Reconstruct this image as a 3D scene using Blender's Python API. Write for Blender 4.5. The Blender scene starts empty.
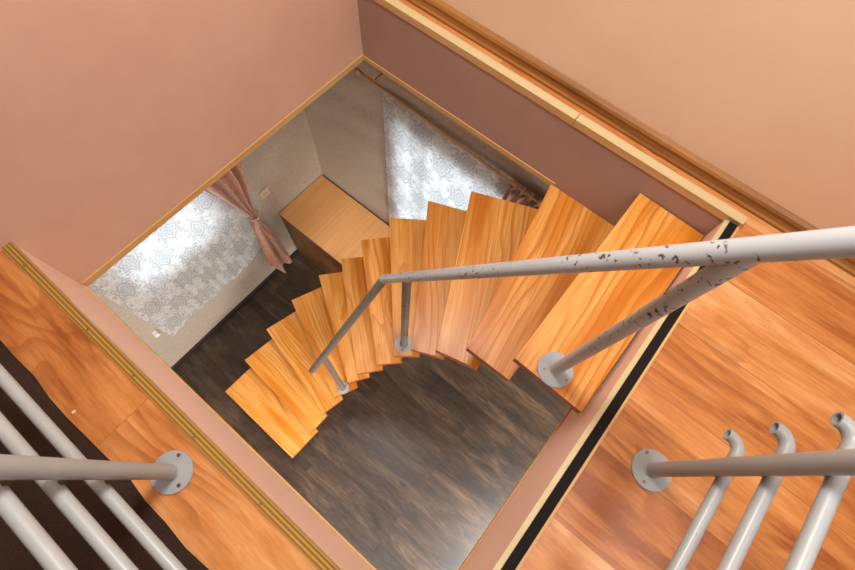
import bpy, bmesh, math, random
from mathutils import Vector, Matrix
random.seed(4)
S = 1.12                      # metres per plan unit
ZF = 3.29                     # lower floor lies 3.29 units under the eye level
scene = bpy.context.scene
COL = scene.collection
PI = math.pi

def W(x, y, z):
    return Vector((x * S, y * S, (z + ZF) * S))

# ------------------------------------------------------------------ colour / material helpers
def lin(c):
    out = []
    for v in c:
        v /= 255.0
        out.append(v / 12.92 if v <= .04045 else ((v + .055) / 1.055) ** 2.4)
    return tuple(out) + (1.0,)

class NT:
    """small helper round a node tree"""
    def __init__(self, name):
        self.m = bpy.data.materials.new(name); self.m.use_nodes = True
        self.t = self.m.node_tree; self.n = self.t.nodes
        self.b = self.n['Principled BSDF']
    def node(self, typ, **kw):
        nd = self.n.new(typ)
        for k, v in kw.items(): setattr(nd, k, v)
        return nd
    def link(self, a, b): self.t.links.new(a, b)
    def put(self, sock, v):
        if isinstance(v, bpy.types.NodeSocket): self.link(v, sock)
        else: sock.default_value = v
    def math(self, op, a, b=0.0, c=0.0, clamp=False):
        nd = self.node('ShaderNodeMath', operation=op, use_clamp=clamp)
        self.put(nd.inputs[0], a); self.put(nd.inputs[1], b); self.put(nd.inputs[2], c)
        return nd.outputs[0]
    def obj(self):
        return self.node('ShaderNodeTexCoord').outputs['Object']
    def vmath(self, op, a, b):
        nd = self.node('ShaderNodeVectorMath', operation=op)
        self.put(nd.inputs[0], a); self.put(nd.inputs[1], b)
        return nd.outputs[0]
    def noise(self, vec, scale=5, detail=3, rough=.5, dist=0):
        nd = self.node('ShaderNodeTexNoise'); self.put(nd.inputs['Vector'], vec)
        nd.inputs['Scale'].default_value = scale; nd.inputs['Detail'].default_value = detail
        nd.inputs['Roughness'].default_value = rough; nd.inputs['Distortion'].default_value = dist
        return nd.outputs['Fac']
    def ramp(self, fac, stops):
        nd = self.node('ShaderNodeValToRGB'); self.put(nd.inputs[0], fac)
        e = nd.color_ramp.elements
        while len(e) > 1: e.remove(e[-1])
        e[0].position = stops[0][0]; e[0].color = stops[0][1]
        for p, c in stops[1:]:
            q = e.new(p); q.color = c
        return nd.outputs[0]
    def mix(self, fac, a, b, blend='MIX'):
        nd = self.node('ShaderNodeMix', data_type='RGBA', blend_type=blend)
        self.put(nd.inputs[0], fac); self.put(nd.inputs[6], a); self.put(nd.inputs[7], b)
        return nd.outputs[2]
    def smooth(self, v, a, b, lo=0.0, hi=1.0):
        nd = self.node('ShaderNodeMapRange', interpolation_type='SMOOTHSTEP')
        self.put(nd.inputs[0], v)
        for i, q in enumerate((a, b, lo, hi)): nd.inputs[i + 1].default_value = q
        return nd.outputs[0]
    def bump(self, h, strength=.2, dist=.002):
        nd = self.node('ShaderNodeBump'); self.put(nd.inputs['Height'], h)
        nd.inputs['Strength'].default_value = strength; nd.inputs['Distance'].default_value = dist
        self.link(nd.outputs[0], self.b.inputs['Normal'])
    def fin(self, col=None, rough=.5, metal=0.0, spec=.5):
        if col is not None: self.put(self.b.inputs['Base Color'], col)
        self.put(self.b.inputs['Roughness'], rough)
        self.b.inputs['Metallic'].default_value = metal
        self.b.inputs['Specular IOR Level'].default_value = spec
        return self.m

def g(v): return (v, v, v, 1)

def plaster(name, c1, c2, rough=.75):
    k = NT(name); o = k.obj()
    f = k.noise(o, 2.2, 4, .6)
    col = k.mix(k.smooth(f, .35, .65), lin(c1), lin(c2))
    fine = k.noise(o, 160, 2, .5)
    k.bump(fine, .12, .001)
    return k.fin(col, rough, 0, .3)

def wallpaper():
    k = NT('speckled_wallpaper'); o = k.obj()
    a = k.noise(o, 55, 4, .65); b = k.noise(o, 230, 2, .6); c = k.noise(o, 3, 2)
    s = k.math('ADD', k.math('MULTIPLY', a, .6), k.math('MULTIPLY', b, .4))
    col = k.ramp(s, [(.34, lin((160, 147, 133))), (.5, lin((172, 159, 144))), (.66, lin((184, 172, 157)))])
    col = k.mix(k.math('MULTIPLY', c, .25), col, lin((160, 143, 124)))
    k.bump(s, .15, .001)
    return k.fin(col, .85, 0, .2)

def pine(name='varnished_pine'):
    k = NT(name)
    tc = k.node('ShaderNodeTexCoord').outputs['Object']
    rnd = k.node('ShaderNodeObjectInfo').outputs['Random']
    off = k.node('ShaderNodeCombineXYZ')
    k.put(off.inputs[0], k.math('MULTIPLY', rnd, 37.0)); k.put(off.inputs[1], k.math('MULTIPLY', rnd, 91.0)); k.put(off.inputs[2], k.math('MULTIPLY', rnd, 13.0))
    p = k.vmath('ADD', tc, off.outputs[0])
    pl = k.vmath('MULTIPLY', p, (.9, 4.5, 3.0))
    low = k.noise(pl, 1.0, 2, .45, .3)
    sep = k.node('ShaderNodeSeparateXYZ'); k.put(sep.inputs[0], p)
    # knots: rare cells, stretched
    vo = k.node('ShaderNodeTexVoronoi'); k.put(vo.inputs['Vector'], k.vmath('MULTIPLY', p, (2.0, 4.6, 0.0))); vo.inputs['Scale'].default_value = 1.0
    kd = vo.outputs['Distance']
    kr = k.node('ShaderNodeSeparateColor'); k.put(kr.inputs[0], vo.outputs['Color'])
    has = k.math('GREATER_THAN', kr.outputs[0], .5)
    knot = k.math('MULTIPLY', k.smooth(kd, .055, .03), has)
    halo = k.math('MULTIPLY', k.smooth(kd, .26, .05), has)
    v = k.math('ADD', k.math('MULTIPLY', low, .95), k.math('MULTIPLY', sep.outputs[1], 3.0))
    v = k.math('ADD', v, k.math('MULTIPLY', halo, .28))
    s = k.math('FRACT', k.math('MULTIPLY', v, 12.0))
    ring = k.math('MULTIPLY', k.smooth(s, .45, .93), k.smooth(s, 1.0, .93))
    amp = k.smooth(k.noise(k.vmath('MULTIPLY', p, (.8, 5, 1)), 1.3, 1), .38, .62, .10, .75)
    ring = k.math('MULTIPLY', ring, amp)
    fib = k.noise(k.vmath('MULTIPLY', p, (4, 210, 60)), 1.0, 3, .6)
    broad = k.noise(k.vmath('MULTIPLY', p, (.9, 8, 2)), 1.1, 3, .5)
    base = k.ramp(broad, [(.34, lin((186, 110, 44))), (.46, lin((210, 142, 70))), (.56, lin((224, 164, 94))), (.7, lin((206, 132, 58)))])
    col = k.mix(ring, base, lin((172, 98, 36)))
    col = k.mix(k.smooth(fib, .38, .68, 0, .5), col, lin((176, 106, 44)))
    col = k.mix(k.math('MULTIPLY', halo, .4), col, lin((160, 86, 30)))
    col = k.mix(knot, col, lin((72, 34, 14)))
    # board to board tone
    tone = k.node('ShaderNodeHueSaturation'); k.put(tone.inputs['Color'], col)
    k.put(tone.inputs['Value'], k.math('ADD', k.math('MULTIPLY', k.math('FRACT', k.math('MULTIPLY', rnd, 7.3)), .14), .86))
    tone.inputs['Saturation'].default_value = 1.04
    k.bump(fib, .06, .001)
    return k.fin(tone.outputs[0], .34, 0, .45)

def planks(name, cols, seam, plen, pwid, rough, spec=.5, fibre=.35, yoff=0.0, xoff=0.0, contrast=1.0, tonevar=.25):
    """floor boards running along world Y; object origin at world origin"""
    k = NT(name); o = k.obj()
    sep = k.node('ShaderNodeSeparateXYZ'); k.put(sep.inputs[0], o)
    cmb = k.node('ShaderNodeCombineXYZ')
    k.put(cmb.inputs[0], k.math('ADD', sep.outputs[1], 20.0 + yoff)); k.put(cmb.inputs[1], k.math('ADD', sep.outputs[0], 20.0 + xoff))
    br = k.node('ShaderNodeTexBrick'); k.put(br.inputs['Vector'], cmb.outputs[0])
    br.inputs['Color1'].default_value = g(0); br.inputs['Color2'].default_value = g(1); br.inputs['Mortar'].default_value = g(.5)
    br.inputs['Scale'].default_value = 1; br.inputs['Mortar Size'].default_value = .0012; br.inputs['Mortar Smooth'].default_value = .3
    br.inputs['Brick Width'].default_value = plen; br.inputs['Row Height'].default_value = pwid
    br.offset = .37; br.offset_frequency = 2
    tone = k.node('ShaderNodeSeparateColor'); k.put(tone.inputs[0], br.outputs['Color']); tone = tone.outputs[0]
    off = k.node('ShaderNodeCombineXYZ'); k.put(off.inputs[2], k.math('MULTIPLY', tone, 23.0)); k.put(off.inputs[1], k.math('MULTIPLY', tone, 11.0))
    p = k.vmath('ADD', o, off.outputs[0])
    warp = k.noise(k.vmath('MULTIPLY', p, (5, 1.6, 1)), 1.0, 2, .5, .6)
    sp = k.node('ShaderNodeSeparateXYZ'); k.put(sp.inputs[0], p)
    v = k.math('ADD', k.math('MULTIPLY', warp, .9), k.math('MULTIPLY', sp.outputs[0], 2.4))
    band = k.math('FRACT', k.math('MULTIPLY', v, 9.0))
    band = k.math('MULTIPLY', k.smooth(band, .3, .9), k.smooth(band, 1.0, .94))
    fib = k.noise(k.vmath('MULTIPLY', p, (120, 8, 1)), 1.0, 4, .72)
    broad = k.noise(k.vmath('MULTIPLY', p, (8, 1.6, 1)), 1.0, 4, .6, .8)
    f = k.math('ADD', k.math('MULTIPLY', broad, 1.0), k.math('MULTIPLY', k.math('SUBTRACT', fib, .5), fibre))
    f = k.math('ADD', f, k.math('MULTIPLY', k.math('SUBTRACT', tone, .5), tonevar))
    col = k.ramp(f, [(.30, lin(cols[0])), (.45, lin(cols[1])), (.58, lin(cols[2])), (.74, lin(cols[3]))])
    col = k.mix(k.math('MULTIPLY', k.math('MULTIPLY', band, k.smooth(k.noise(p, 2.2, 1), .42, .62)), .5 * contrast), col, lin(cols[0]))
    kn = k.node('ShaderNodeTexVoronoi'); k.put(kn.inputs['Vector'], k.vmath('MULTIPLY', k.vmath('ADD', p, (3.3, 1.7, 0)), (5.5, 2.2, 0))); kn.inputs['Scale'].default_value = 1
    kc = k.node('ShaderNodeSeparateColor'); k.put(kc.inputs[0], kn.outputs['Color'])
    kk = k.math('MULTIPLY', k.smooth(kn.outputs['Distance'], .12, .02), k.math('GREATER_THAN', kc.outputs[1], .66))
    col = k.mix(k.math('MULTIPLY', kk, .75), col, lin(tuple(c * .55 for c in cols[0])))
    col = k.mix(k.math('MULTIPLY', br.outputs['Fac'], .4), col, lin(seam))
    k.bump(k.math('SUBTRACT', k.math('MULTIPLY', fib, .3), br.outputs['Fac']), .15, .001)
    return k.fin(col, k.smooth(fib, .2, .8, rough - .05, rough + .08), 0, spec)

def grainwood(name, c1, c2, axis=1, rough=.45, scale=1.0):
    k = NT(name); o = k.obj()
    m = [34.0, 34.0, 34.0]; m[axis] = 1.6
    a = k.noise(k.vmath('MULTIPLY', o, tuple(q * scale for q in m)), 1.0, 4, .6, .2)
    m2 = [7.0, 7.0, 7.0]; m2[axis] = .8
    b = k.noise(k.vmath('MULTIPLY', o, tuple(q * scale for q in m2)), 1.0, 2, .5, .6)
    f = k.math('ADD', k.math('MULTIPLY', a, .6), k.math('MULTIPLY', b, .4))
    return k.fin(k.ramp(f, [(.36, lin(c1)), (.62, lin(c2))]), rough, 0, .4)

def paint(name, c, rough=.38, chips=0.0, metal=0.0, dirt=0.0):
    k = NT(name); o = k.obj()
    col = lin(c)
    base = k.mix(k.smooth(k.noise(o, 9, 3), .3, .7), tuple(v * .93 for v in col[:3]) + (1,), col)
    r = rough
    if chips:
        n = k.noise(o, 80, 4, .60, .6); patch = k.noise(k.vmath('ADD', o, (5, 2, 7)), 6.5, 2)
        m = k.math('MULTIPLY', k.smooth(n, .655 - chips * .05, .675 - chips * .05), k.smooth(patch, .46, .54))
        base = k.mix(m, base, lin((74, 64, 56)))
        r = k.math('ADD', rough, k.math('MULTIPLY', m, .25))
        k.bump(k.math('MULTIPLY', m, -1.0), .4, .001)
    return k.fin(base, r, metal, .5)

def plain(name, c, rough=.5, metal=0.0, spec=.5):
    k = NT(name); o = k.obj()
    col = lin(c)
    base = k.mix(k.noise(o, 25, 3), tuple(v * .88 for v in col[:3]) + (1,), col)
    return k.fin(base, rough, metal, spec)

def lace_material():
    k = NT('damask_lace')
    o = k.obj(); sp = k.node('ShaderNodeSeparateXYZ'); k.put(sp.inputs[0], o)
    warp = k.noise(o, 14, 2)
    U = k.math('ADD', sp.outputs[0], k.math('MULTIPLY', warp, .012)); V = k.math('ADD', sp.outputs[2], k.math('MULTIPLY', warp, .012))
    cu, cv = .25, .29
    masks = []
    for (a, b) in ((0, 0), (.5, .5)):
        fu = k.math('MULTIPLY', k.math('SUBTRACT', k.math('FRACT', k.math('ADD', k.math('DIVIDE', U, cu), a + 20)), .5), cu)
        fv = k.math('MULTIPLY', k.math('SUBTRACT', k.math('FRACT', k.math('ADD', k.math('DIVIDE', V, cv), b + 20)), .5), cv)
        rr = k.math('SQRT', k.math('ADD', k.math('MULTIPLY', fu, fu), k.math('MULTIPLY', k.math('MULTIPLY', fv, fv), .72)))
        th = k.math('ARCTAN2', fv, fu)
        edge = k.math('ADD', .072, k.math('MULTIPLY', k.math('COSINE', k.math('MULTIPLY', th, 8.0)), .014))
        inside = k.smooth(k.math('SUBTRACT', rr, edge), .004, -.004)
        pet = k.math('SINE', k.math('ADD', k.math('MULTIPLY', rr, 270.0), k.math('MULTIPLY', k.math('COSINE', k.math('MULTIPLY', th, 6.0)), 2.3)))
        ped = k.smooth(pet, -.2, .2)
        masks.append(k.math('MULTIPLY', inside, k.math('ADD', .35, k.math('MULTIPLY', ped, .65))))
    motif = k.math('MAXIMUM', masks[0], masks[1])
    # scrolling leaves between the medallions
    vines = k.noise(k.vmath('ADD', o, (3, 3, 3)), 30, 2, .5, 1.2)
    vine = k.math('MULTIPLY', k.smooth(k.math('ABSOLUTE', k.math('SUBTRACT', vines, .5)), .05, .02), .75)
    curl = k.noise(k.vmath('ADD', o, (7, 1, 5)), 75, 2, .5, 1.5)
    vine = k.math('MAXIMUM', vine, k.math('MULTIPLY', k.smooth(k.math('ABSOLUTE', k.math('SUBTRACT', curl, .5)), .045, .015), .55))
    pat = k.math('MAXIMUM', motif, vine)
    mesh = k.noise(o, 260, 1)
    pat = k.math('MULTIPLY', pat, k.smooth(mesh, .3, .55, .75, 1.0))
    col = k.mix(pat, lin((246, 246, 244)), lin((178, 179, 182)))
    dif = k.node('ShaderNodeBsdfDiffuse'); k.put(dif.inputs[0], col)
    tra = k.node('ShaderNodeBsdfTranslucent'); k.put(tra.inputs[0], col)
    tr = k.node('ShaderNodeBsdfTransparent')
    mx = k.node('ShaderNodeMixShader'); mx.inputs[0].default_value = .5
    k.link(dif.outputs[0], mx.inputs[1]); k.link(tra.outputs[0], mx.inputs[2])
    m2 = k.node('ShaderNodeMixShader'); k.put(m2.inputs[0], k.math('SUBTRACT', .93, k.math('MULTIPLY', k.math('SUBTRACT', 1.0, pat), .12)))
    k.link(tr.outputs[0], m2.inputs[1]); k.link(mx.outputs[0], m2.inputs[2])
    k.link(m2.outputs[0], k.n['Material Output'].inputs[0])
    return k.m

def satin():
    k = NT('copper_satin'); o = k.obj()
    n = k.noise(o, 38, 3, .6, .8); c = k.smooth(n, .48, .56)
    col = k.mix(c, lin((176, 116, 86)), lin((214, 158, 128)))
    k.b.inputs['Sheen Weight'].default_value = .3
    return k.fin(col, k.math('SUBTRACT', .40, k.math('MULTIPLY', c, .14)), .18, .6)

def glass_mat():
    k = NT('window_glass')
    gl = k.node('ShaderNodeBsdfGlossy'); gl.inputs['Roughness'].default_value = .03
    tr = k.node('ShaderNodeBsdfTransparent'); tr.inputs[0].default_value = (.92, .95, .95, 1)
    fr = k.node('ShaderNodeFresnel'); fr.inputs[0].default_value = 1.45
    mx = k.node('ShaderNodeMixShader'); k.link(fr.outputs[0], mx.inputs[0]); k.link(tr.outputs[0], mx.inputs[1]); k.link(gl.outputs[0], mx.inputs[2])
    k.link(mx.outputs[0], k.n['Material Output'].inputs[0])
    return k.m

def ridged():
    k = NT('ridged_brass'); o = k.obj()
    sp = k.node('ShaderNodeSeparateXYZ'); k.put(sp.inputs[0], o)
    w = k.math('SINE', k.math('MULTIPLY', sp.outputs[0], 2 * PI / .0088))
    col = k.mix(k.smooth(w, -.5, .3), lin((146, 108, 44)), lin((194, 154, 80)))
    return k.fin(col, .36, .3, .5)

def carpet():
    k = NT('brown_carpet'); o = k.obj()
    n = k.noise(o, 420, 3, .7); b = k.noise(o, 8, 2)
    col = k.ramp(k.math('ADD', k.math('MULTIPLY', n, .7), k.math('MULTIPLY', b, .3)), [(.35, lin((40, 29, 23))), (.65, lin((70, 54, 44)))])
    k.bump(n, .6, .003)
    return k.fin(col, .95, 0, .1)

M = dict(
    pink=plaster('rose_plaster', (200, 157, 135), (206, 165, 142)),
    rose=plaster('mauve_plaster', (226, 188, 166), (231, 195, 172)),
    shaded=plaster('plaster_face_shaded', (160, 127, 112), (168, 135, 119)),  # pink paint of the slab edge, darkened to hold the far face's shade
    orange=plaster('apricot_plaster', (228, 196, 162), (232, 202, 168)),
    paper=wallpaper(),
    pine=pine(),
    tread_side=grainwood('pine_edge', (128, 60, 22), (158, 82, 34), 0, .4),
    lam=planks('oak_laminate', ((140, 76, 32), (178, 110, 54), (196, 130, 72), (214, 158, 104)), (120, 68, 30), 1.9, .19, .36, .4, .42, .33, .0, 1.0, .16),
    dark=planks('dark_laminate', ((30, 22, 15), (47, 35, 25), (62, 47, 34), (86, 68, 50)), (34, 26, 20), 1.9, .165, .36, .5, .6, .3, .07, .9, .12),
    skirt=grainwood('skirting_walnut', (118, 72, 28), (172, 118, 58), 1, .4),
    tan=grainwood('pale_beech', (192, 148, 90), (206, 166, 106), 1, .45),
    cream=grainwood('cream_beech', (188, 164, 118), (198, 176, 130), 1, .4, .6),
    tanx=grainwood('pale_beech_cross', (192, 146, 86), (206, 162, 102), 0, .45),
    oakv=grainwood('oak_veneer', (210, 150, 90), (222, 164, 104), 0, .5, 1.6),
    oakshade=grainwood('oak_veneer_shaded', (104, 68, 38), (122, 82, 48), 2, .5, 1.6),  # same veneer as the top, shade put into the darker colour
    black=plain('black_rubber', (30, 25, 22), .9, 0, .15),
    brass=ridged(),
    brassd=plain('old_brass', (190, 158, 112), .36, .3),
    grey=paint('grey_paint', (160, 162, 158), .36),
    chip=paint('chipped_paint', (178, 183, 182), .34, chips=1.0),
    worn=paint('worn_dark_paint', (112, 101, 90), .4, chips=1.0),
    flange=paint('grey_flange_paint', (152, 153, 151), .42),
    screw=plain('screw_steel', (150, 120, 80), .35, .9),
    white=plain('white_gloss', (232, 232, 226), .4),
    dbase=plain('dark_skirting', (44, 32, 24), .5),
    steel=paint('dark_steel', (60, 56, 54), .5),
    carpet=carpet(), lace=lace_material(), satin=satin(), glass=glass_mat(),
    olive=plain('dull_olive_metal', (88, 74, 42), .5, .3),
    outlet=plain('ivory_plastic', (206, 184, 152), .4), hole=plain('dark_slot', (60, 44, 32), .6),
    crumb=plain('pale_crumb', (240, 210, 170), .7),
)

# ------------------------------------------------------------------ object helpers
def top(o, label, cat, group=None, kind=None):
    o['label'] = label; o['category'] = cat
    if group: o['group'] = group
    if kind: o['kind'] = kind
    return o

def empty(name, loc, rz=0):
    o = bpy.data.objects.new(name, None); COL.objects.link(o)
    o.location = loc; o.rotation_euler = (0, 0, rz); o.empty_display_size = .05
    return o

def wloc(o):
    m = Matrix.Translation(o.location) @ o.rotation_euler.to_matrix().to_4x4()
    while o.parent:
        o = o.parent
        m = (Matrix.Translation(o.location) @ o.rotation_euler.to_matrix().to_4x4()) @ m
    return m

def build(name, bm, mat, parent=None, smooth=False, loc=None, rz=0.0):
    """bm holds world coordinates; loc/rz place the object's own frame"""
    me = bpy.data.meshes.new(name)
    pm = wloc(parent) if parent else Matrix.Identity(4)
    if loc is None: loc = pm.translation.copy() if parent else Vector((0, 0, 0))
    wm = Matrix.Translation(loc) @ Matrix.Rotation(rz, 4, 'Z')
    if parent and rz == 0: wm = Matrix.Translation(loc) @ pm.to_3x3().to_4x4()
    bm.transform(wm.inverted())
    bmesh.ops.recalc_face_normals(bm, faces=bm.faces[:])
    bm.to_mesh(me); bm.free()
    me.materials.append(mat)
    if smooth:
        for p in me.polygons: p.use_smooth = True
        me.set_sharp_from_angle(angle=math.radians(40))
    o = bpy.data.objects.new(name, me); COL.objects.link(o)
    lm = pm.inverted() @ wm
    o.location = lm.translation; o.rotation_euler = lm.to_euler()
    if parent: o.parent = parent
    return o

def bx(bm, a, b, bevel=0.0, seg=2):
    """box between two world corners"""
    lo = Vector([min(a[i], b[i]) for i in range(3)]); hi = Vector([max(a[i], b[i]) for i in range(3)])
    r = bmesh.ops.create_cube(bm, size=1.0)
    for v in r['verts']:
        v.co = Vector([(lo[i] + hi[i]) / 2 + v.co[i] * (hi[i] - lo[i]) for i in range(3)])
    if bevel:
        es = list({e for v in r['verts'] for e in v.link_edges})
        bmesh.ops.bevel(bm, geom=es, offset=bevel, segments=seg, affect='EDGES', profile=.6)
    return bm

def ubox(bm, x0, x1, y0, y1, z0, z1, bevel=0.0):
    return bx(bm, W(x0, y0, z0), W(x1, y1, z1), bevel)

def prism(bm, poly, z0, z1, bevel=0.0):
    """poly: list of (x,y) world; extruded z0..z1"""
    lo = [bm.verts.new((p[0], p[1], z0)) for p in poly]; hi = [bm.verts.new((p[0], p[1], z1)) for p in poly]
    n = len(poly)
    fs = [bm.faces.new(lo[::-1]), bm.faces.new(hi)]
    for i in range(n): fs.append(bm.faces.new((lo[i], lo[(i + 1) % n], hi[(i + 1) % n], hi[i])))
    if bevel:
        bmesh.ops.bevel(bm, geom=list({e for f in fs for e in f.edges}), offset=bevel, segments=2, affect='EDGES', profile=.6)
    return bm

def profile_sweep(bm, prof, p0, p1, out, up=Vector((0, 0, 1))):
    """prof: list of (outward, up) in metres, swept from p0 to p1"""
    a = [bm.verts.new(p0 + out * q[0] + up * q[1]) for q in prof]
    b = [bm.verts.new(p1 + out * q[0] + up * q[1]) for q in prof]
    n = len(prof)
    for i in range(n): bm.faces.new((a[i], a[(i + 1) % n], b[(i + 1) % n], b[i]))
    bm.faces.new(a[::-1]); bm.faces.new(b)
    return bm

def tube(bm, pts, r, seg=28, cap=True, hollow=0.0):
    """round tube through points; radius r; hollow>0 leaves the last end open with a wall"""
    pts = [Vector(p) for p in pts]
    rings = []
    prev = None
    for i, p in enumerate(pts):
        if i == 0: t = pts[1] - p
        elif i == len(pts) - 1: t = p - pts[i - 1]
        else: t = (pts[i + 1] - p).normalized() + (p - pts[i - 1]).normalized()
        t.normalize()
        if prev is None:
            ref = Vector((0, 0, 1)) if abs(t.z) < .9 else Vector((1, 0, 0))
            nx = t.cross(ref).normalized()
        else:
            nx = (prev - t * prev.dot(t)).normalized()
        ny = t.cross(nx); prev = nx
        rr = r[i] if isinstance(r, (list, tuple)) else r
        # keep thickness through mitred joints
        rings.append([bm.verts.new(p + (nx * math.cos(2 * PI * k / seg) + ny * math.sin(2 * PI * k / seg)) * rr) for k in range(seg)])
    for a, b in zip(rings, rings[1:]):
        for k in range(seg): bm.faces.new((a[k], a[(k + 1) % seg], b[(k + 1) % seg], b[k]))
    if cap: bm.faces.new(rings[0][::-1])
    if hollow:
        e = rings[-1]; c = sum((v.co for v in e), Vector()) / seg
        t = (pts[-1] - pts[-2]).normalized()
        inner = [bm.verts.new(c + (v.co - c) * hollow) for v in e]
        deep = [bm.verts.new(c - t * .009 + (v.co - c) * hollow) for v in e]
        for k in range(seg):
            j = (k + 1) % seg
            bm.faces.new((e[k], e[j], inner[j], inner[k])); bm.faces.new((inner[k], inner[j], deep[j], deep[k]))
        bm.faces.new(deep)
    elif cap: bm.faces.new(rings[-1])
    return bm

def disc(bm, c, r, h, seg=48, bevel=.001, axis=Vector((0, 0, 1))):
    q = axis.to_track_quat('Z', 'Y').to_matrix().to_4x4()
    rr = bmesh.ops.create_cone(bm, cap_ends=True, segments=seg, radius1=r, radius2=r, depth=h, matrix=Matrix.Translation(c + axis * h / 2) @ q)
    if bevel:
        es = [e for e in {e for v in rr['verts'] for e in v.link_edges} if e.calc_face_angle(0) > 1.0]
        bmesh.ops.bevel(bm, geom=es, offset=bevel, segments=2, affect='EDGES')
    return bm

B = bmesh.new
XF, XB, YB, YL = .955, -.199, -.2185, 1.026      # the four faces of the stairwell
ZS = -1.268                                       # underside of the upper slab
XR, YR = 1.09, 1.70                               # lower room walls
XW = 1.035                                        # upper right wall
FX, FY = -2.6, -2.6

# ------------------------------------------------------------------ the setting
bm = B()
ubox(bm, FX, XB, FY, YL, ZS, -1.012); ubox(bm, XB, XR + .1, FY, YB, ZS, -1.012)
ubox(bm, XF, XR + .1, YB, YL, ZS, -1.012); ubox(bm, FX, XR + .1, YL + .06, YR + .1, ZS, -1.012)
top(build('ceiling_lower', bm, M['rose']), 'pink painted edge of the upper floor around the stairwell', 'ceiling', kind='structure')
bm = B(); ubox(bm, XF - .0012, XF, YB, YL, ZS, -1.004)  # thin sheet over the slab face, shade painted in by its colour
top(build('wall_stairwell_shade', bm, M['shaded']), 'mauve far side of the stairwell behind the top treads, shade put into its colour', 'wall', kind='structure')
bm = B()
ubox(bm, FX, XB - .018, FY, YL, -1.012, -1.0); ubox(bm, XB - .018, XW, FY, YB - .030, -1.012, -1.0)
ubox(bm, XF + .004, XW, YB - .030, YL, -1.012, -1.0)
top(build('floor_upper', bm, M['lam']), 'orange oak laminate floor of the upper landing', 'floor', kind='structure')
bm = B(); ubox(bm, FX, XR + .1, FY, YR + .1, -3.36, -3.29)
top(build('floor_lower', bm, M['dark']), 'dark brown laminate floor of the room below', 'floor', kind='structure')
ZC = 1.25
bm = B(); ubox(bm, FX, XR + .1, YL, YL + .06, ZS, ZC)
top(build('wall_left', bm, M['pink']), 'rose pink wall rising beside the stairwell on the left', 'wall', kind='structure')
bm = B(); ubox(bm, XW, XW + .055, FY, YL, -1.0, ZC)
top(build('wall_right', bm, M['orange']), 'apricot wall above the skirting at the top right', 'wall', kind='structure')
bm = B(); ubox(bm, FX, XW, FY - .06, FY, -1.0, ZC)
top(build('wall_near', bm, M['pink']), 'pink landing wall behind the viewer', 'wall', kind='structure')
bm = B(); ubox(bm, FX - .06, FX, FY, YL, -1.0, ZC)
top(build('wall_back', bm, M['pink']), 'pink landing wall at the far left end', 'wall', kind='structure')
bm = B(); ubox(bm, FX, XW, FY, YL, ZC, ZC + .06)
top(build('ceiling_upper', bm, M['orange']), 'pale ceiling of the landing', 'ceiling', kind='structure')

def holed(bm, plane, at0, at1, a0, a1, z0, z1, h):
    """wall slab with one window opening h = (a0,a1,z0,z1)"""
    def bb(p, q, r, s):
        if plane == 'y': ubox(bm, p, q, at0, at1, r, s)
        else: ubox(bm, at0, at1, p, q, r, s)
    bb(a0, h[0], z0, z1); bb(h[1], a1, z0, z1); bb(h[0], h[1], z0, h[2]); bb(h[0], h[1], h[3], z1)

WL = (-.20, .375, -2.375, -1.42)      # left window opening in x,z
WR = (.03, 1.035, -2.62, -1.63)         # right window opening in y,z
bm = B(); holed(bm, 'y', YR, YR + .14, FX, XR + .14, -3.36, ZS, WL)
top(build('wall_lower_left', bm, M['paper']), 'beige speckled wallpapered wall with the lace-covered window, lower room', 'wall', kind='structure')
bm = B(); holed(bm, 'x', XR, XR + .14, FY, YR, -3.36, ZS, WR)
top(build('wall_lower_right', bm, M['paper']), 'beige speckled wallpapered wall behind the stairs, lower room', 'wall', kind='structure')
bm = B(); ubox(bm, FX, XR, FY - .06, FY, -3.29, ZS)
top(build('wall_lower_near', bm, M['paper']), 'beige wall of the lower room under the viewer', 'wall', kind='structure')
bm = B(); ubox(bm, FX - .06, FX, FY, YR, -3.29, ZS)
top(build('wall_lower_back', bm, M['paper']), 'beige wall at the far end of the lower room', 'wall', kind='structure')

# windows: frame, sash bars, glass
def window(name, plane, at, h, label, mull):
    w = empty(name, W(h[0], at, h[2]) if plane == 'y' else W(at, h[0], h[2]))
    top(w, label, 'window', kind='structure')
    def bb(bm, p, q, r, s, d0, d1, bev=0.003):
        if plane == 'y': ubox(bm, p, q, at + d0, at + d1, r, s, bev)
        else: ubox(bm, at + d0, at + d1, p, q, r, s, bev)
    t = .045; bm = B()
    bb(bm, h[0], h[1], h[2], h[2] + t, .03, .08); bb(bm, h[0], h[1], h[3] - t, h[3], .03, .08)
    bb(bm, h[0], h[0] + t, h[2] + t, h[3] - t, .03, .08); bb(bm, h[1] - t, h[1], h[2] + t, h[3] - t, .03, .08)
    build('window_frame', bm, M['white'], w)
    for m_ in mull:
        bm = B(); bb(bm, m_ - .012, m_ + .012, h[2] + t, h[3] - t, .035, .075)
        build('mullion', bm, M['white'], w)
    bm = B(); bb(bm, h[0] + t, h[1] - t, h[2] + t, h[3] - t, .053, .057, 0)
    build('window_pane', bm, M['glass'], w)
    return w
window('window_1', 'y', YR, WL, 'white framed window behind the lace curtain on the left', [])
window('window_2', 'x', XR, WR, 'white framed window behind the lace curtain under the brass rod', [.84])

# lower skirting, dark
bm = B(); ubox(bm, FX, XR, YR - .012, YR, -3.29, -3.245, .003)
top(build('baseboard_lower_left', bm, M['dbase']), 'dark skirting under the window wall of the lower room', 'baseboard', kind='structure')
bm = B(); ubox(bm, XR - .012, XR, FY, YR - .012, -3.29, -3.245, .003)
top(build('baseboard_lower_right', bm, M['dbase']), 'dark skirting behind the cabinet and stairs', 'baseboard', kind='structure')

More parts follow.
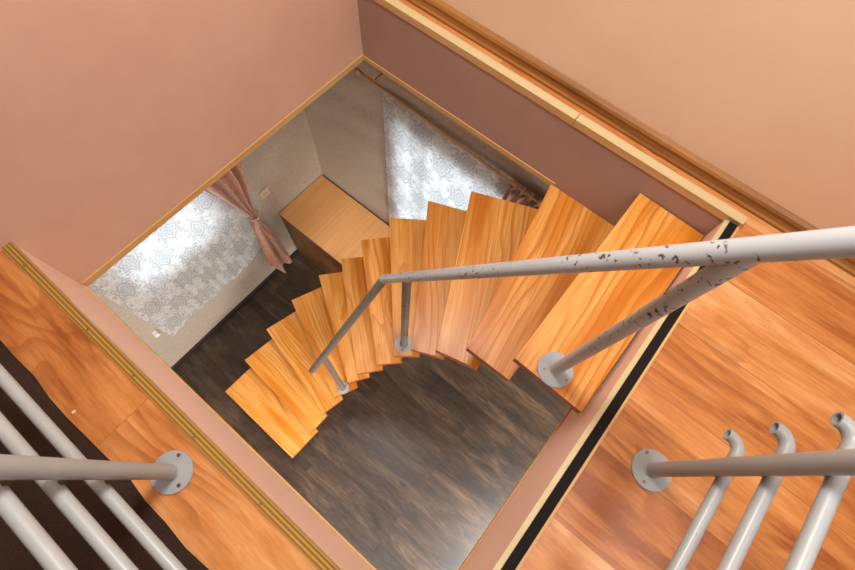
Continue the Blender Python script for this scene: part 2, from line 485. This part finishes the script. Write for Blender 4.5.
# upper right skirting with a joint cover
sk = empty('baseboard_right', W(XW, 0, -1)); top(sk, 'moulded brown skirting along the apricot wall', 'baseboard', kind='structure')
prof = [(0, 0), (.024, 0), (.024, .008), (.019, .014), (.0165, .026), (.0175, .036), (.013, .044), (.006, .050), (0, .052)]
for (a, b) in ((FY, .0), (.0, YL)):
    bm = B(); profile_sweep(bm, prof, W(XW, a, -1.0), W(XW, b, -1.0), Vector((-1, 0, 0)))
    build('moulding', bm, M['skirt'], sk)
bm = B(); profile_sweep(bm, [(0, 0)] + [(q[0] + .0022, q[1] + (.0015 if q[1] > 0 else 0)) for q in prof[1:-1]] + [(0, .0545)], W(XW, .028, -1.0), W(XW, .004, -1.0), Vector((-1, 0, 0)))
build('joint_cover', bm, M['skirt'], sk)

# far edge trim: raised angle strip, two lengths
tr = empty('trim_1', W(XF, .2, -1)); top(tr, 'cream beech angle strip capping the far edge of the stairwell', 'trim', kind='structure')
for (a, b) in ((-.2545, .2315), (.2330, YL)):
    bm = B()
    ubox(bm, XF - .004, XF + .0225, a, b, -.984, -.9795, .001)
    build('cap', bm, M['cream'], tr)
    bm = B()
    ubox(bm, XF - .004, XF, max(a, YB), b, -1.004, -.984, 0)
    build('upstand', bm, M['tan'], tr)  # same wood as the cap, its dimmer light put into the tan
    bm = B(); ubox(bm, XF, XF + .021, max(a, YB - .03), b, -1.0, -.984); build('packer', bm, M['tan'], tr)
# lower edge beads (bottom of the pink faces)
def bead(name, lab, m, *a):
    bm = B(); ubox(bm, *a, .0015)
    top(build(name, bm, M[m]), lab, 'trim', kind='structure')
bead('trim_2', 'beech bead along the bottom of the left pink wall', 'tanx', XB + .006, XF, YL - .004, YL, -1.2685, -1.244)
bead('trim_3', 'beech bead along the bottom of the far pink edge', 'tan', XF - .004, XF, .205, YL - .004, -1.2695, -1.249)
bead('trim_4', 'thin beech bead under the near left pink edge', 'tan', XB, XB + .004, YB + .004, YL, -1.271, -1.258)
bead('trim_5', 'thin beech bead under the near right pink edge', 'tanx', XB, XF, YB, YB + .004, -1.271, -1.256)
# near-left brass strip with ridges
br = empty('trim_6', W(XB, .4, -1)); top(br, 'ridged brass edge strip screwed along the near left floor edge', 'trim', kind='structure')
pf = [(-.0245, 0), (-.0245, .003)]
n = 22
for i in range(n + 1):
    t = i / n
    pf.append((-.0235 + .0265 * t, .0036 + .0026 * (math.sin(t * PI * 2 * 3.5 - 1.5) > 0)))
pf += [(.003, .002), (.003, -.006), (.0005, -.006), (.0005, 0)]
bm = B(); profile_sweep(bm, pf, W(XB, YB - .03, -1.0), W(XB, YL, -1.0), Vector((1, 0, 0)))
build('edge_profile', bm, M['brass'], br)
for y in (.95, .72, .566, .377, .188, .0):
    bm = B(); disc(bm, W(XB, y, -1) + Vector((-.0135, 0, .0035)), .0032, .003, 16, .0006)
    build('screw', bm, M['screw'], br)
# near-right nosing with the black insert
ns = empty('trim_7', W(.4, YB, -1)); top(ns, 'stair nosing with a black rubber insert along the near right edge', 'trim', kind='structure')
bm = B(); ubox(bm, XB, XF + .004, YB - .0105, YB + .0015, -1.004, -.997, .001); build('front_lip', bm, M['cream'], ns)
bm = B(); ubox(bm, XB, XF + .02, YB - .0315, YB - .0105, -1.006, -.9975, .001); build('rubber_insert', bm, M['black'], ns)
bm = B(); ubox(bm, XB, XF + .022, YB - .0370, YB - .0315, -1.006, -.9965, .001); build('rear_lip', bm, M['tanx'], ns)

# carpet on the landing, left
bm = B()
pts = [(-.345 + .0035 * math.sin(i * 1.1) + .002 * math.sin(i * 2.7), -2.4 + i * .06) for i in range(58) if -2.4 + i * .06 < 1.02]
poly = [W(p[0], p[1], 0) for p in pts] + [W(-2.4, 1.02, 0), W(-2.4, -2.4, 0)]
prism(bm, [(p.x, p.y) for p in poly], W(0, 0, -1).z, W(0, 0, -.992).z)
top(build('carpet', bm, M['carpet'], loc=W(-1.2, 0, -1)), 'dark brown carpet on the landing beneath the left rails', 'carpet')

# ------------------------------------------------------------------ staircase
TR = [
[(0.952, -0.0172), (0.3552, -0.0205), (0.3515, -0.2079), (0.9473, -0.2136)],
[(0.9535, 0.2169), (0.3542, 0.0935), (0.3567, -0.0477), (0.9535, -0.0461)],
[(0.8754, 0.4514), (0.3377, 0.1771), (0.3739, 0.0413), (0.9839, 0.1969)],
[(0.8375, 0.6117), (0.3266, 0.2689), (0.3761, 0.1593), (0.9123, 0.4371)],
[(0.7521, 0.7559), (0.3004, 0.3351), (0.3641, 0.2568), (0.8671, 0.6017)],
[(0.6497, 0.853), (0.2544, 0.3987), (0.3321, 0.3243), (0.7728, 0.7418)],
[(0.5661, 0.9352), (0.1868, 0.4758), (0.2805, 0.3994), (0.6717, 0.8356)],
[(0.4645, 1.0379), (0.143, 0.5219), (0.2331, 0.4584), (0.5867, 0.9343)],
[(0.2895, 1.1265), (0.0518, 0.5619), (0.17, 0.5063), (0.4828, 1.0446)],
[(0.0857, 1.1886), (-0.0486, 0.5883), (0.0801, 0.5608), (0.3062, 1.1289)],
[(-0.1306, 1.2239), (-0.1705, 0.6046), (-0.0438, 0.6029), (0.0984, 1.1896)],
[(-0.3556, 1.2425), (-0.3655, 0.6273), (-0.1508, 0.6191), (-0.1409, 1.2343)]]
def tz(i): return -1.079 - .184 * i
TH = .030
st = empty('staircase', W(-.25, .9, -3.29)); top(st, 'winding open staircase of varnished pine treads down to the dark floor', 'staircase')
mids = []
for i, (TL, BL, BR_, TR_) in enumerate(TR):
    bm = B()
    poly = [W(p[0], p[1], 0) for p in (BL, BR_, TR_, TL)]
    zt = W(0, 0, tz(i)).z
    prism(bm, [(p.x, p.y) for p in poly], zt - TH, zt, .0015)
    a = math.atan2(TL[1] - BL[1], TL[0] - BL[0])
    o = build('tread', bm, M['pine'], st, loc=W(BL[0], BL[1], tz(i)), rz=a)
    o.data.materials.append(M['tread_side'])
    for f in o.data.polygons:
        if abs(f.normal.z) < .6: f.material_index = 1  # sides get a darker red-brown than the top
    ci = [(BL[k] + BR_[k]) / 2 for k in (0, 1)]; co = [(TL[k] + TR_[k]) / 2 for k in (0, 1)]
    mids.append((ci[0] * .42 + co[0] * .58, ci[1] * .42 + co[1] * .58))
# steel spine well under the treads, with a strut to each
bm = B()
t_ = TH / S; DR = .225
sp_pts = [W(mids[i][0], mids[i][1], tz(i) - DR) for i in range(12)]
sp_pts[11] = W(mids[11][0], mids[11][1], tz(10) - DR - .09)
sp_pts = [W(mids[0][0], YB + .002, tz(0) - .17)] + sp_pts
tube(bm, sp_pts, .024, 16)
for i in range(12):
    x, y = mids[i]; z = tz(i) - t_
    tube(bm, [W(x, y, z), W(x, y, tz(i) - DR if i < 11 else -3.289)], .016, 16)
    disc(bm, W(x, y, z - .006), .05, .0066, 24, 0)
build('spine', bm, M['steel'], st, True)

# ------------------------------------------------------------------ flanges, posts
def flange(parent, c, screws, r=.040, name='flange'):
    bm = B(); disc(bm, W(*c), r * S, .005, 56, .0012)
    f = build(name, bm, M['flange'], parent, True)
    for s in screws:
        bm = B(); disc(bm, W(s[0], s[1], c[2]) + Vector((0, 0, .0045)), .0042, .0014, 18, .0005)
        build('screw', bm, M['screw'], f)
    return f
def post(parent, a, b, r, mat='grey', name='post'):
    bm = B(); a = W(*a); b = W(*b)
    tube(bm, [a + Vector((0, 0, .003)), b], r, 32)
    # weld bead at the foot
    t = (b - a).normalized()
    tube(bm, [a + Vector((0, 0, .004)), a + Vector((0, 0, .004)) + t * .006], [r + .003, r + .0003], 32)
    return build(name, bm, M[mat], parent, True)

RP = .0136 * S     # post radius
# stair railing
P1 = (.402, -.1368, -.433); P2 = (.3845, .3355, -1.19); P3 = (.130, .576, -1.93)
b1 = (.3935, -.1085, -1.079); b2 = (.361, .335, -1.815); b3 = (.117, .562, -2.551)
sr = empty('stair_railing', W(*b2)); top(sr, 'grey stair handrail with chipped paint on three posts, bolted to the pine treads', 'handrail')
for b, p, sc, rr in ((b1, P1, [(.378, -.088), (.389, -.142), (.424, -.112)], .042), (b2, P2, [(.339, .322), (.384, .346)], .036), (b3, P3, [(.097, .576), (.138, .560)], .033)):
    flange(sr, b, sc, rr)
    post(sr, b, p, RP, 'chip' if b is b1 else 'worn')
v1, v2, v3 = W(*P1), W(*P2), W(*P3)
up = (v1 - v2)
bend = v2 - up * .19
end3 = v3 + (v3 - bend) * .26
topend = v2 + up * 1.17
bm = B(); tube(bm, [topend, v1, v2, bend], .0160, 40)
build('handrail', bm, M['chip'], sr, True)
bm = B()
d = (end3 - bend).normalized()
pts = [bend - d * .004] + [bend + (end3 - bend) * k for k in (.3, .6, .9)] + [end3, end3 + d * .006, end3 + d * .010]
tube(bm, pts, [.0158] * 5 + [.0135, .007], 32)
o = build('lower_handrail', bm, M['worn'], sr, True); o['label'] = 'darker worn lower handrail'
bm = B(); bmesh.ops.create_uvsphere(bm, u_segments=24, v_segments=16, radius=.0165, matrix=Matrix.Translation(bend)); build('elbow', bm, M['chip'], sr, True)

# landing railings
def rails(name, label, posts, rail_fn, handrail, screws, hs):
    r = empty(name, W(*posts[0])); top(r, label, 'railing', 'guard railings round the stairwell')
    for i, p in enumerate(posts):
        flange(r, p, screws if i == 0 else [(p[0] + .02, p[1] + .02), (p[0] - .02, p[1] - .02)])
        post(r, p, (p[0], p[1], -.375), RP)
    for h in hs:
        bm, br_ = rail_fn(h)
        build('rail', bm, M['grey'], r, True)
        build('bracket', br_, M['olive'], r)
    bm = B(); tube(bm, handrail, .0160, 32); build('handrail', bm, M['grey'], r, True)
RR = .0103 * S
def right_rail(h):
    z = -1 + h; y = -.3885; bm = B()
    pts = [W(-.27, y, z), W(.1, y, z), W(.25, y, z), W(.369, y, z)]
    rad = .0205
    for k in range(1, 11):
        a = k / 10 * PI * .56
        pts.append(W(.369 + rad * math.sin(a), y + rad * (1 - math.cos(a)), z))
    tdir = (pts[-1] - pts[-2]).normalized()
    pts.append(pts[-1] + tdir * .002)
    tube(bm, pts, RR, 30, True, .72)
    b = B(); ubox(b, .3165, .3245, -.380, -.372, z - .005, z + .005)
    return bm, b
def left_rail(h):
    z = -1 + h; x = -.3115; bm = B()
    tube(bm, [W(x, -.34, z), W(x, YL - .002, z)], RR, 30)
    b = B(); ubox(b, -.3045, -.294, .3535, .3605, z - .0045, z + .0045)
    return bm, b
rails('guard_railing', 'grey railing on the right landing with three open curled tube ends', [(.3205, -.3615, -1), (-.2, -.3615, -1)], right_rail,
      [W(-.27, -.3615, -.372), W(.3205, -.3615, -.372)], [(.343, -.337), (.291, -.360)], (.196, .306, .414))
rails('guard_railing', 'grey railing on the left with straight rails above dark carpet', [(-.2815, .360, -1), (-.2815, -.32, -1)], left_rail,
      [W(-.2815, -.34, -.372), W(-.2815, YL - .002, -.372)], [(-.253, .374), (-.288, .331)], (.188, .292, .390))

# ------------------------------------------------------------------ cabinet
cb = empty('cabinet', W(.88, 1.3, -3.29)); top(cb, 'low oak veneer cabinet in the corner beneath the upper treads', 'cabinet')
cx0, cx1, cy0, cy1, cz = .681, 1.076, .93, 1.695, -2.715
bm = B(); ubox(bm, cx0, cx1, cy0, cy1, cz - .018, cz, .0015); build('top_panel', bm, M['oakv'], cb)
bm = B(); ubox(bm, cx0 + .012, cx1, cy1 - .02, cy1 - .003, -3.29, cz - .018); ubox(bm, cx0 + .012, cx1, cy0 + .003, cy0 + .02, -3.29, cz - .018)
ubox(bm, cx1 - .01, cx1, cy0 + .02, cy1 - .02, -3.27, cz - .018); ubox(bm, cx0 + .02, cx1 - .01, cy0 + .02, cy1 - .02, -3.25, -3.235)
build('carcass', bm, M['oakshade'], cb)
for (a, b) in ((cy0 + .004, (cy0 + cy1) / 2 - .002), ((cy0 + cy1) / 2 + .002, cy1 - .004)):
    bm = B(); ubox(bm, cx0 + .001, cx0 + .012, a, b, -3.25, cz - .021, .001)
    dd = build('door', bm, M['oakshade'], cb)
    
bm = B(); ubox(bm, cx0 + .02, cx0 + .03, cy0 + .02, cy1 - .02, -3.29, -3.25); build('plinth', bm, M['oakshade'], cb)

# ------------------------------------------------------------------ curtains
def cloth(fn, nu, nv):
    bm = B(); rows = [[bm.verts.new(fn(i / nu, j / nv)) for i in range(nu + 1)] for j in range(nv + 1)]
    for j in range(nv):
        for i in range(nu): bm.faces.new((rows[j][i], rows[j][i + 1], rows[j + 1][i + 1], rows[j + 1][i]))
    return bm
def hemwave(u): return .010 * math.sin(u * 31) + .006 * math.sin(u * 67 + 1)

# left lace: hangs before window_1 (x across, z down)
def lace_left(u, v):
    x = -.307 + u * .80
    z = -1.33 - v * (2.815 - 1.33 + (hemwave(u) * .8) - .0)
    y = 1.625 + .0025 * math.sin(u * 40 + math.sin(v * 4)) * (.4 + .6 * v) + .002 * math.sin(u * 97)
    if u > .80: z += v ** 3 * .055 * min(1, (u - .80) / .10)
    if u < .10: z -= v ** 3 * .02 * (1 - u / .10)
    return W(x, y, z)
bm = cloth(lace_left, 160, 60)
top(build('lace_curtain', bm, M['lace'], smooth=True, loc=W(0, 1.625, -2.2)), 'white damask lace curtain beside the copper drape on the left window', 'curtain', 'lace curtains')
# right lace: hangs from the brass rod before window_2 (y across)
def lace_right(u, v):
    y = 1.055 - u * .98 + .02 * v
    z = -1.515 - v * (2.72 - 1.515 + hemwave(u) * .5)
    x = 1.066 + .0016 * math.sin(u * 60 + math.sin(v * 3)) * (.5 + .5 * v) + .0007 * math.sin(u * 133)
    return W(x, y, z)
bm = cloth(lace_right, 160, 50)
top(build('lace_curtain', bm, M['lace'], smooth=True, loc=W(1.038, .5, -2.0), rz=PI / 2), 'white damask lace curtain hanging from the brass rod behind the treads', 'curtain', 'lace curtains')

# copper drape, tied back
def interp(tab, v):
    for (a, *p), (b, *q) in zip(tab, tab[1:]):
        if v <= b:
            t = (v - a) / (b - a) if b > a else 0
            t = t * t * (3 - 2 * t) * .35 + t * .65
            return [x + (y - x) * t for x, y in zip(p, q)]
    return list(tab[-1][1:])
def drape_left(u, v):
    # v: 0 rod .. .5 tie .. 1 hem ; table = left x, right x, z
    tab = [(0, .16, .60, -1.345), (.28, .355, .560, -1.985), (.46, .462, .496, -2.32), (.52, .478, .500, -2.37), (.62, .452, .522, -2.50), (1, .405, .575, -2.93)]
    xl, xr, z = interp(tab, v)
    w = max(xr - xl, .01)
    nf = 8.0 if v < .5 else 8.0 - 3.6 * min(1, (v - .5) / .2); folds = math.sin(u * PI * nf + 1.2 * math.sin(v * 3)); f2 = math.sin(u * PI * 13 + 2)
    depth = .017 + .027 * min(1, w / .2)
    x = xl + w * u
    y = 1.556 + depth * (folds * .85 + f2 * (.2 if v < .5 else .08)) - (.012 if .44 < v < .56 else 0)
    if v > .56:
        k = (v - .56) / .44
        z += -.11 * k * math.sin(PI * min(1, max(0, (u - .05) / .8))) - .05 * k * u + .006 * k * math.cos(u * PI * 9)
    return W(x, y, z)
bm = cloth(drape_left, 150, 80)
dr = empty('satin_curtain', W(.49, 1.575, -3.0)); top(dr, 'copper satin curtain tied back beside the left window', 'curtain', 'satin curtains')
build('drape', bm, M['satin'], dr, True)
bm = B(); pts = [W(.489 + .030 * math.cos(a), 1.556 + .028 * math.sin(a), -2.345 + .010 * math.cos(a)) for a in [k * PI / 12 for k in range(25)]]
tube(bm, pts, .006, 10, False); build('tieback', bm, M['satin'], dr, True)

def zr(y): return -1.449 - .050 * (1.146 - y)
def drape_right(u, v):
    y = .375 - u * .33 + .02 * math.sin(v * 6)
    z = zr(y) - .010 - v * 1.35 - (.018 * abs(math.sin(u * PI * 5)) if v < .02 else 0)
    x = 1.020 + .026 * math.sin(u * PI * 18 + .8 * math.sin(v * 3)) * (.8 + .2 * v) - .0
    return W(x, y, z)
dr = empty('satin_curtain', W(1.03, .2, -2.9)); top(dr, 'copper satin curtain bunched at the right end of the brass rod', 'curtain', 'satin curtains')
bm = cloth(drape_right, 140, 40)
build('drape', bm, M['satin'], dr, True)
ZR = -1.462; XRr = 1.028
for k in range(8):
    y = .352 - k * .036; ZR = zr(y)
    bm = B(); pts = [W(XRr + .0150 * math.cos(a), y + .004 * math.sin(a * 2), ZR - .002 + .0150 * math.sin(a)) for a in [j * PI / 10 for j in range(21)]]
    tube(bm, pts, .0042, 8, False); build('ring', bm, M['brassd'], dr, True)
    bm = B(); tube(bm, [W(XRr, y, ZR - .015), W(XRr, y, ZR - .030)], .002, 8); build('hook', bm, M['brassd'], dr, True)

# rods
rd = empty('curtain_rod', W(XRr, .5, ZR)); top(rd, 'thin brass curtain rod on the wall above the right lace curtain', 'curtain rod', 'curtain rods')
bm = B(); tube(bm, [W(XRr, -.05, zr(-.05)), W(XRr, 1.125, zr(1.125))], .0065, 20); build('pole', bm, M['brassd'], rd, True)
for ye, s_ in ((1.125, 1), (-.05, -1)):
    ZR = zr(ye)
    bm = B(); tube(bm, [W(XRr, ye, ZR), W(XRr, ye + s_ * .008, ZR), W(XRr, ye + s_ * .010, ZR), W(XRr, ye + s_ * .016, ZR)], [.008, .010, .006, .007], 20)
    bmesh.ops.create_uvsphere(bm, u_segments=24, v_segments=16, radius=.014, matrix=Matrix.Translation(W(XRr, ye + s_ * .023, ZR)))
    build('finial', bm, M['brassd'], rd, True)
for yb in (1.06, .03):
    ZR = zr(yb)
    bm = B(); tube(bm, [W(XR - .002, yb, ZR + .01), W(XRr, yb, ZR + .01), W(XRr, yb, ZR - .014)], .005, 12); disc(bm, W(XR - .006, yb, ZR + .01), .018, .006, 24, .001, Vector((1, 0, 0)))
    tube(bm, [W(XRr, yb - .006, ZR), W(XRr, yb + .006, ZR)], .012, 18)
    tube(bm, [W(XRr, yb, ZR + .01), W(XRr + .006, yb, ZR + .032)], .0028, 8)
    build('bracket', bm, M['brassd'], rd, True)
rd = empty('curtain_rod', W(.1, 1.59, -1.318)); top(rd, 'brass curtain rod holding the left window curtains', 'curtain rod', 'curtain rods')
bm = B(); tube(bm, [W(-.4, 1.59, -1.318), W(.68, 1.59, -1.318)], .0085, 20); build('pole', bm, M['brassd'], rd, True)
for xb in (-.35, .63):
    bm = B(); tube(bm, [W(xb, YR - .001, -1.318), W(xb, 1.59, -1.318)], .005, 12); build('bracket', bm, M['brassd'], rd, True)

# ------------------------------------------------------------------ small things
ou = empty('wall_outlet', W(.656, YR, -2.444)); top(ou, 'cream wall socket between the copper curtain and the cabinet', 'socket')
bm = B(); ubox(bm, .625, .688, YR - .009, YR, -2.482, -2.418, .003); build('plate', bm, M['outlet'], ou)
bm = B(); disc(bm, W(.6565, YR - .009, -2.450), .022, .002, 30, .0006, Vector((0, -1, 0))); build('socket_face', bm, M['outlet'], ou, True)
for dx in (-.008, .008):
    bm = B(); disc(bm, W(.6565 + dx, YR - .0095, -2.450), .0040, .0032, 14, 0, Vector((0, -1, 0))); build('socket_hole', bm, M['hole'], ou)
bm = B(); ubox(bm, -.364, -.338, 1.664, YR, -2.792, -2.764, .003)
top(build('wall_bracket', bm, M['white'], loc=W(-.351, 1.69, -2.78)), 'small white block on the wall at the bottom corner of the left lace', 'bracket')
bm = B(); bmesh.ops.create_icosphere(bm, subdivisions=2, radius=.0042, matrix=Matrix.Translation(W(-.333, .598, -1) + Vector((0, 0, .0022))) @ Matrix.Diagonal((1.2, .8, .6, 1)))
top(build('wood_chip', bm, M['crumb'], loc=W(-.333, .598, -1)), 'tiny pale chip lying on the laminate between carpet and brass strip', 'chip')

# ------------------------------------------------------------------ camera
Rm = [[0.636407779662916, -0.7705299208080278, 0.03561992594169573], [0.704850057160323, 0.5996767419351219, 0.3789118658780253], [-0.3133233711449033, -0.21603575241531595, 0.9247470025757]]
cd = bpy.data.cameras.new('camera'); cam = bpy.data.objects.new('camera', cd); COL.objects.link(cam)
cam.matrix_world = Matrix.Translation(W(0, 0, 0)) @ Matrix(Rm).transposed().to_4x4()
cd.sensor_width = 36; cd.lens = 36 * 473.54 / 855; cd.clip_start = .02
cd.dof.use_dof = True; cd.dof.focus_distance = 1.9; cd.dof.aperture_fstop = 10
scene.camera = cam

# ------------------------------------------------------------------ light
def area(name, loc, size, power, col, target, sy=None):
    l = bpy.data.lights.new(name, 'AREA'); l.energy = power; l.size = size; l.color = col
    if sy: l.shape = 'RECTANGLE'; l.size_y = sy
    o = bpy.data.objects.new(name, l); COL.objects.link(o); o.location = loc
    o.rotation_euler = (target - loc).to_track_quat('-Z', 'Y').to_euler()
    return o
area('ceiling_light', W(.60, .44, .85), .40, 36, (.97, .985, 1), W(.4, .3, -1))
area('ceiling_light', W(.2, -.8, .95), .9, 23, (.97, .985, 1), W(.2, -.5, -1))
area('fill_light', W(-.15, -1.6, -1.30), 1.1, 175, (1, .985, .96), W(-.15, -1.6, -3.3))  # added fill to brighten the lower room, no fixture built
area('fill_light', W(-1.7, -.2, -1.30), .9, 75, (1, .985, .96), W(-1.7, -.2, -3.3))  # second added fill, lifts the wall behind the stairs
w = bpy.data.worlds.new('world'); scene.world = w; w.use_nodes = True
w.node_tree.nodes['Background'].inputs[0].default_value = (.86, .92, 1, 1); w.node_tree.nodes['Background'].inputs[1].default_value = 5.0
scene.cycles.use_denoising = True
scene.cycles.max_bounces = 8; scene.cycles.transparent_max_bounces = 12
scene.view_settings.view_transform = 'Standard'; scene.view_settings.look = 'None'
scene.view_settings.exposure = .24; scene.view_settings.gamma = 1
